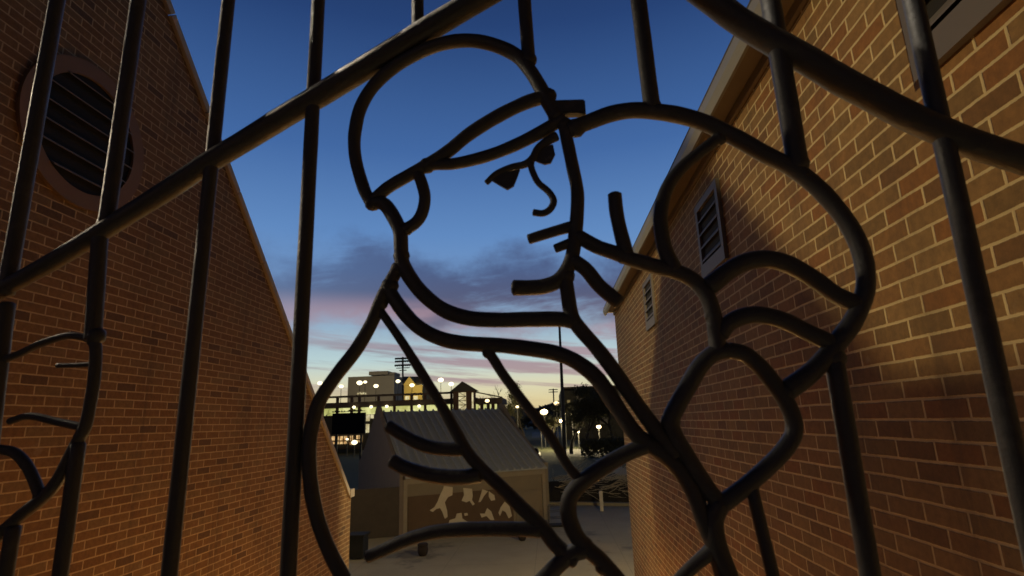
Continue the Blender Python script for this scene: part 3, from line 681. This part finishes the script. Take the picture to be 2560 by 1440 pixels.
# garage lamps
for px, py, lab in ((885, 1018, 'garage lamp above the left half of the black board'), (928, 1017, 'garage lamp just right of the black board'), (967, 1016, 'garage lamp over the shed gable peak'), (1048, 1015, 'garage lamp between the light mast and the stair tower'), (1138, 1021, 'garage lamp at the foot of the stair tower')):
    p = at(px, py, Y - .5); o = thing('garage_lamp', lab, 'lamp', 'bright lamps along the garage deck')
    bm = bmesh.new(); ball(bm, p, .34, 2, (1, .5, .8)); link('lens', bm, M['g_lampw'], o)
    link('bracket', bx((p.x - .1, p.y + .18, p.z + .1), (p.x + .1, Y + .015, p.z + .3)), M['pole'], o)
# office block
ob = thing('office_block', 'plain tall flat roofed block with raised plant room behind the garage', 'building'); Y = 210.0
quad_box('wall', 866, 986, 938, 1070, Y, 25, M['block'], ob)
quad_box('plant_room', 922, 970, 927, 937.9, Y + 1, 12, M['block'], ob)
quad_box('side_wing', 971, 987, 930.5, 937.8, Y + 3, 8, M['block'], ob)
for k in range(5):
    quad_box('window', 893 + k * 4.6, 896.6 + k * 4.6, 982 - (k % 2), 986 - (k % 2), Y - .3, .25, M['g_window'], ob)
# yellow house
yh = thing('gabled_house', 'yellow lit gabled house with dark roof right of the office block', 'house'); Y = 170.0
quad_box('wall', 1009, 1056, 962, 1070, Y, 14, M['house'], yh)
a, b2, c2 = at(1007, 963, Y - .6), at(1041, 963, Y - .6), at(1023, 941, Y - .6)
bm = bmesh.new(); prism(bm, [a, b2, c2], (0, 6, 0)); link('front_gable', bm, M['house'], yh)
a, b2, c2, d2 = at(1008, 961.9, Y + .5), at(1058, 961.9, Y + .5), at(1058, 945, Y + 6), at(1008, 945, Y + 6)
bm = bmesh.new(); prism(bm, [a, b2, c2, d2], (0, .5, .5)); link('roof', bm, M['shingle'], yh)
bm = bmesh.new(); q = at(1053, 950, Y + 3); box(bm, (q.x - .5, q.y, q.z - 1), (q.x + .5, q.y + 1, at(1053, 940, Y + 3).z)); link('chimney', bm, M['garage_dk'], yh)
for px in (1013, 1034): quad_box('window', px, px + 10, 990, 999, Y - .2, .15, M['g_window'], yh)
lamp('house_flood', at(1030, 968, Y - 9), 4200, (1, .78, .34), .4)
# dark lecture building right
db = thing('flat_roofed_building', 'dark flat roofed building behind the trees beside the right wall', 'building'); Y = 125.0
quad_box('wall', 1408, 1640, 968, 1100, Y, 25, M['far_dk'], db)
for px in (1445, 1500, 1552): quad_box('pilaster', px, px + 13, 969, 1060, Y - .4, .38, M['block'], db)
for px, py, w_ in ((1418, 1000, 7), (1430, 1018, 6), (1466, 1012, 8), (1486, 1030, 7), (1520, 1008, 8)): quad_box('window', px, px + w_, py, py + 7, Y - .2, .15, M['g_dim'], db)
quad_box('parapet', 1404, 1644, 963.5, 967.9, Y - .3, 25, M['garage'], db)
# lit shop at left, under the board
ls = thing('lit_shop', 'low shop with warm glowing windows under the black board', 'shop'); Y = 92.0
quad_box('wall', 770, 945, 1040, 1122, Y, 8, M['far_dk'], ls)
for x0_, x1_, y0_, y1_ in ((818, 870, 1090, 1111), (874, 884, 1089, 1112), (890, 906, 1088, 1106)): 
    f = quad_box('window', x0_, x1_, y0_, y1_, Y - .12, .1, M['g_warm'], ls)
    a, b2 = at(x0_, y1_, Y), at(x1_, y0_, Y); bm = bmesh.new(); n_ = max(2, int((x1_ - x0_) / 9))
    for k in range(n_ + 1): xx = a.x + (b2.x - a.x) * k / n_; box(bm, (xx - .06, Y - .2, a.z), (xx + .06, Y - .125, b2.z))
    zz = a.z + (b2.z - a.z) * .42; box(bm, (a.x, Y - .19, zz - .12), (b2.x, Y - .126, zz + .05)); link('frame', bm, M['dark'], f)
for x0_, x1_, y0_, y1_ in ((912, 924, 1036, 1053), (926, 934, 1036, 1046), (912, 923, 1060, 1082)): quad_box('window', x0_, x1_, y0_, y1_, Y - .12, .1, M['g_window'], ls)
# black board on posts
bb = thing('black_board', 'large black display board on posts left of the shed', 'sign'); Y = 66.0
quad_box('panel', 829, 912, 1031, 1086, Y, .5, M['black'], bb)
for px in (840, 901): 
    p = at(px, 1086, Y); link('post', bar((p.x, Y + .25, GZ), (p.x, Y + .25, p.z), .14), M['pole'], bb)
a, b2 = at(829, 1031, Y), at(912, 1029, Y); bm = bmesh.new()
for k in range(26): 
    xx = a.x + (b2.x - a.x) * (k + .5) / 26; box(bm, (xx - .05, Y + .1, a.z + .003), (xx + .05, Y + .3, a.z + random.uniform(.05, .28)))
link('top_fringe', bm, M['black'], bb)
# stadium mast
sm_ = thing('light_mast', 'tall stadium light mast with four rows of unlit floodlights', 'light mast'); Y = 130.0
p = at(1007, 893, Y); q = at(1008, 1030, Y); link('pole', bar((q.x, Y, GZ), (p.x, Y, p.z), .22, 8), M['pole'], sm_)
for k, (py, hw) in enumerate(((895, 20), (902, 20), (912, 21), (920, 17), (926, 9))):
    c = at(1008, py, Y); h = hw / F * Y
    ca = link('crossarm', bar((c.x - h, Y - .2, c.z), (c.x + h, Y - .2, c.z), .10, 6), M['pole'], sm_)
    if k < 3:
        bm = bmesh.new()
        for i in range(8): ball(bm, (c.x - h + 2 * h * (i + .5) / 8, Y - .5, c.z - .22), .27, 1, (1, 1, .8))
        link('floodlight', bm, M['pole'], ca)
# utility poles
up = thing('flag_pole', 'very tall thin dark pole rising above the collar of the fence figure', 'pole'); Y = 62.0
p = at(1398, 800, Y); q = at(1408, 1085, Y)
bm = bmesh.new(); sweep(bm, [Vector((q.x, Y, GZ)), Vector((q.x - (q.x - p.x) * .5, Y, 0)), Vector((p.x, Y, p.z))], [.24, .20, .12], 10); link('shaft', bm, M['pole'], up)
bm = bmesh.new(); ball(bm, (p.x, Y, p.z + .2), .2, 2); link('finial', bm, M['pole'], up)
ut = thing('utility_pole', 'thin utility pole with crossarms left of the tall pole', 'pole'); Y = 140.0
p = at(1383, 972, Y); link('shaft', bar((p.x, Y, GZ), (p.x, Y, p.z), .16, 8), M['pole'], ut)
for py in (974, 980): c = at(1383, py, Y); link('crossarm', bar((c.x - 1.1, Y, c.z), (c.x + 1.1, Y, c.z), .1, 6), M['pole'], ut)
# street lamps
LMP = [(853, 966, 150, 'street lamp with white head left of the office block', .62), (899, 957, 150, 'street lamp before the left half of the office block', .80), (913, 955, 152, 'smaller lamp close beside the office block lamp', .5), (940, 965, 150, 'street lamp before the right half of the office block', .66),
       (995, 953, 150, 'street lamp between the office block and the light mast', .62), (1030, 963, 140, 'street lamp in front of the yellow house', .62), (1102, 950, 150, 'left of the two street lamps above the garage rail', .78), (1128, 960, 150, 'right of the two street lamps nearest the stair tower', .72),
       (800, 958, 150, 'street lamp at the left edge of the open view', .7), (1293, 1017, 90, 'lamp in front of the evergreen tree above the shed', .26), (1391, 1009, 95, 'lamp beside the tall thin pole', .48), (1360, 1030, 88, 'brightest lamp low between shed and trees', .60),
       (1403, 1053, 80, 'lamp glowing low in the dark trees', .36), (1430, 1036, 84, 'tiny lamp inside the dark trees', .22), (1497, 1067, 78, 'lamp low at the right of the dark trees', .34), (1473, 979, 120, 'small lamp near the top of the dark building', .24), (1218, 1002, 105, 'lamp above the garage ramp right of the tower', .42),
       (868, 1098, 80, 'lamp glowing in front of the warm shop window', .20), (886, 1106, 78, 'large lamp at the foot of the lit shop', .42), (1064, 957, 180, 'faint lamp right of the yellow house roof', .5), (1352, 1062, 84, 'dim lamp low between shed gable and trees', .20),
       (1412, 1033, 86, 'lamp just right of the tall thin pole', .16), (1446, 1080, 82, 'faint low lamp amid the dark trees', .18)]
for px, py, Y, lab, r in LMP:
    p = at(px, py, Y); o = thing('street_lamp', lab, 'street lamp', 'lit street lamps across the town')
    bm = bmesh.new(); ball(bm, p, r, 2, (1, 1, .72)); link('lamp_head', bm, M['g_lamp'] if px > 1200 else M['g_lampw'], o, True)
    link('pole', bar((p.x, p.y + .0, GZ), (p.x, p.y, p.z - r * .75), .08, 6), M['pole'], o)
    if px > 1340 and py > 1020: lamp('street_lamp_light', (p.x, p.y - .9, p.z + .3), 1000, (1, .80, .42), .3)
for px_, py_ in ((905, 956), (945, 962)): lamp('street_lamp_light', at(px_, py_, 172), 6000, (1, .85, .55), .5)
# parked car beside the shed
cr = thing('parked_car', 'pale parked car glimpsed right of the shed roof', 'car')
p = gp(1322, 1130); p = at(1322, 1048, 55.0); cz = GZ
cx, cy = p.x, 55.0
bm = bmesh.new(); prism(bm, [(cx - .9, cy, cz + .35), (cx + .9, cy, cz + .35), (cx + .92, cy, cz + .8), (cx + .85, cy, cz + .98), (cx - .85, cy, cz + .98), (cx - .92, cy, cz + .8)], (0, 4.4, 0)); link('body', bm, M['car'], cr)
bm = bmesh.new(); prism(bm, [(cx - .8, cy + 1.2, cz + .985), (cx + .8, cy + 1.2, cz + .985), (cx + .62, cy + 1.7, cz + 1.45), (cx - .62, cy + 1.7, cz + 1.45)], (0, 2.0, 0)); link('cabin', bm, M['black'], cr)
for sx in (-.75, .75):
    for sy in (.8, 3.5): link('wheel', bar((cx + sx - .11, cy + sy, cz + .33), (cx + sx + .11, cy + sy, cz + .33), .33, 14), M['black'], cr)

# ------------------------------------------------------------------ trees
def branch(bm, p, d, L, r, lvl, rr, tips):
    pts = [p]
    for k in range(3):
        d = (d + Vector((rr.gauss(0, .16), rr.gauss(0, .16), rr.gauss(.03, .10)))).normalized(); pts.append(pts[-1] + d * L / 3)
    sweep(bm, pts, [r, r * .85, r * .7, r * .55], 5 if lvl else 8)
    tips.append(pts[-1]); tips.append(pts[2])
    if lvl < 4 and r > .012:
        for k in range(rr.choice((2, 3))):
            a = rr.uniform(0, 6.28); tilt = rr.uniform(.35, .8)
            s = d.orthogonal().normalized(); s.rotate(Matrix.Rotation(a, 3, d))
            branch(bm, pts[rr.choice((2, 3))], (d * math.cos(tilt) + s * math.sin(tilt)).normalized(), L * rr.uniform(.6, .82), r * .6, lvl + 1, rr, tips)
def tree(label, px, top_px, Y, width, seed, leafy, name='tree', m='leaf', grp='trees in the dusk beyond the shed'):
    rr = random.Random(seed); b = at(px, 1060, Y); h = at(px, top_px, Y).z - GZ
    o = thing(name, label, 'tree', grp)
    bm = bmesh.new(); tips = []
    base = Vector((b.x, Y, GZ)); branch(bm, base, Vector((0, 0, 1)), h * .34, h * .022, 0, rr, tips)
    zt = max(t_.z for t_ in tips); sc = h / (zt - GZ)
    wx = max(abs(t_.x - b.x) for t_ in tips) or 1; sx = width / wx
    for v_ in bm.verts: v_.co = Vector((b.x + (v_.co.x - b.x) * sx, Y + (v_.co.y - Y) * sx, GZ + (v_.co.z - GZ) * sc))
    tp = [Vector((b.x + (q.x - b.x) * sx, Y + (q.y - Y) * sx, GZ + (q.z - GZ) * sc)) for q in tips]
    link('trunk', bm, M['bark'], o, True)
    if leafy:
        bm = bmesh.new(); ls_ = width * .034
        for q in tp:
            if q.z < GZ + h * .2: continue
            for k in range(leafy):
                c = q + Vector((rr.gauss(0, width * .10), rr.gauss(0, width * .10), rr.gauss(0, h * .032)))
                a1 = Vector((rr.gauss(0, 1), rr.gauss(0, 1), rr.gauss(0, 1))).normalized(); a2 = a1.orthogonal().normalized(); s = ls_ * rr.uniform(.5, 1.2)
                bm.faces.new([bm.verts.new(c + a1 * s), bm.verts.new(c + a2 * s * .6), bm.verts.new(c - a1 * s), bm.verts.new(c - a2 * s * .6)])
        link('crown', bm, M[m], o)
tree('bare tree standing against the yellow sky right of the stair tower', 1248, 962, 130, 4.4, 11, 0, 'bare_tree')
tree('bushy evergreen with ragged top behind the right end of the shed roof', 1312, 958, 100, 3.6, 5, 40, 'evergreen_tree')
tree('lower bushy tree filling the gap left of the ragged evergreen', 1280, 996, 105, 3.4, 21, 14, 'evergreen_tree', 'leaf2')
tree('dark dense tree behind the tall thin pole', 1424, 996, 72, 3.0, 8, 55, 'evergreen_tree')
tree('dark dense tree in the middle of the group by the right wall', 1466, 985, 70, 3.8, 9, 55, 'evergreen_tree')
tree('dark dense tree hard against the right brick wall', 1524, 962, 68, 4.2, 14, 55, 'evergreen_tree')
tree('low dark tree beneath the lamp left of the tall pole', 1378, 1046, 86, 2.2, 15, 12, 'evergreen_tree', 'leaf2')
tree('leafless small tree by the left end of the garage', 792, 985, 104, 2.2, 31, 0, 'bare_tree')
def hedge(name, label, px0, px1, pyt, Y, dep, seed, n):
    rr = random.Random(seed); a, b2 = at(px0, pyt, Y), at(px1, pyt, Y); bm = bmesh.new()
    for k in range(n):
        c = Vector((rr.uniform(a.x, b2.x), Y + rr.uniform(0, dep), GZ + (a.z - GZ) * rr.uniform(0, 1) ** .7 + rr.gauss(0, .08)))
        a1 = Vector((rr.gauss(0, 1), rr.gauss(0, 1), rr.gauss(0, 1))).normalized(); a2 = a1.orthogonal().normalized(); s = rr.uniform(.08, .2)
        bm.faces.new([bm.verts.new(c + a1 * s), bm.verts.new(c + a2 * s * .6), bm.verts.new(c - a1 * s), bm.verts.new(c - a2 * s * .6)])
    link(name, bm, M['leaf'], None, label=label, category='hedge')
hedge('hedge', 'low dark clipped hedge in front of the trees beside the right wall', 1452, 1600, 1100, 64, 2, 2, 3500)
rr = random.Random(77); bm = bmesh.new()
for k in range(7000):
    x = rr.uniform(-260, 260); yy = rr.uniform(300, 330); hh = 10 + 5 * math.sin(x * .05) + 3 * math.sin(x * .17 + 2)
    c = Vector((x, yy, GZ + hh * rr.uniform(0, 1) ** .6)); a1 = Vector((rr.gauss(0, 1), rr.gauss(0, .4), rr.gauss(0, 1))).normalized(); a2 = a1.orthogonal().normalized(); s = rr.uniform(.8, 2.0)
    bm.faces.new([bm.verts.new(c + a1 * s), bm.verts.new(c + a2 * s * .6), bm.verts.new(c - a1 * s), bm.verts.new(c - a2 * s * .6)])
link('distant_trees', bm, M['hill'], None, kind='stuff', label='far dark line of woods on the horizon', category='trees')
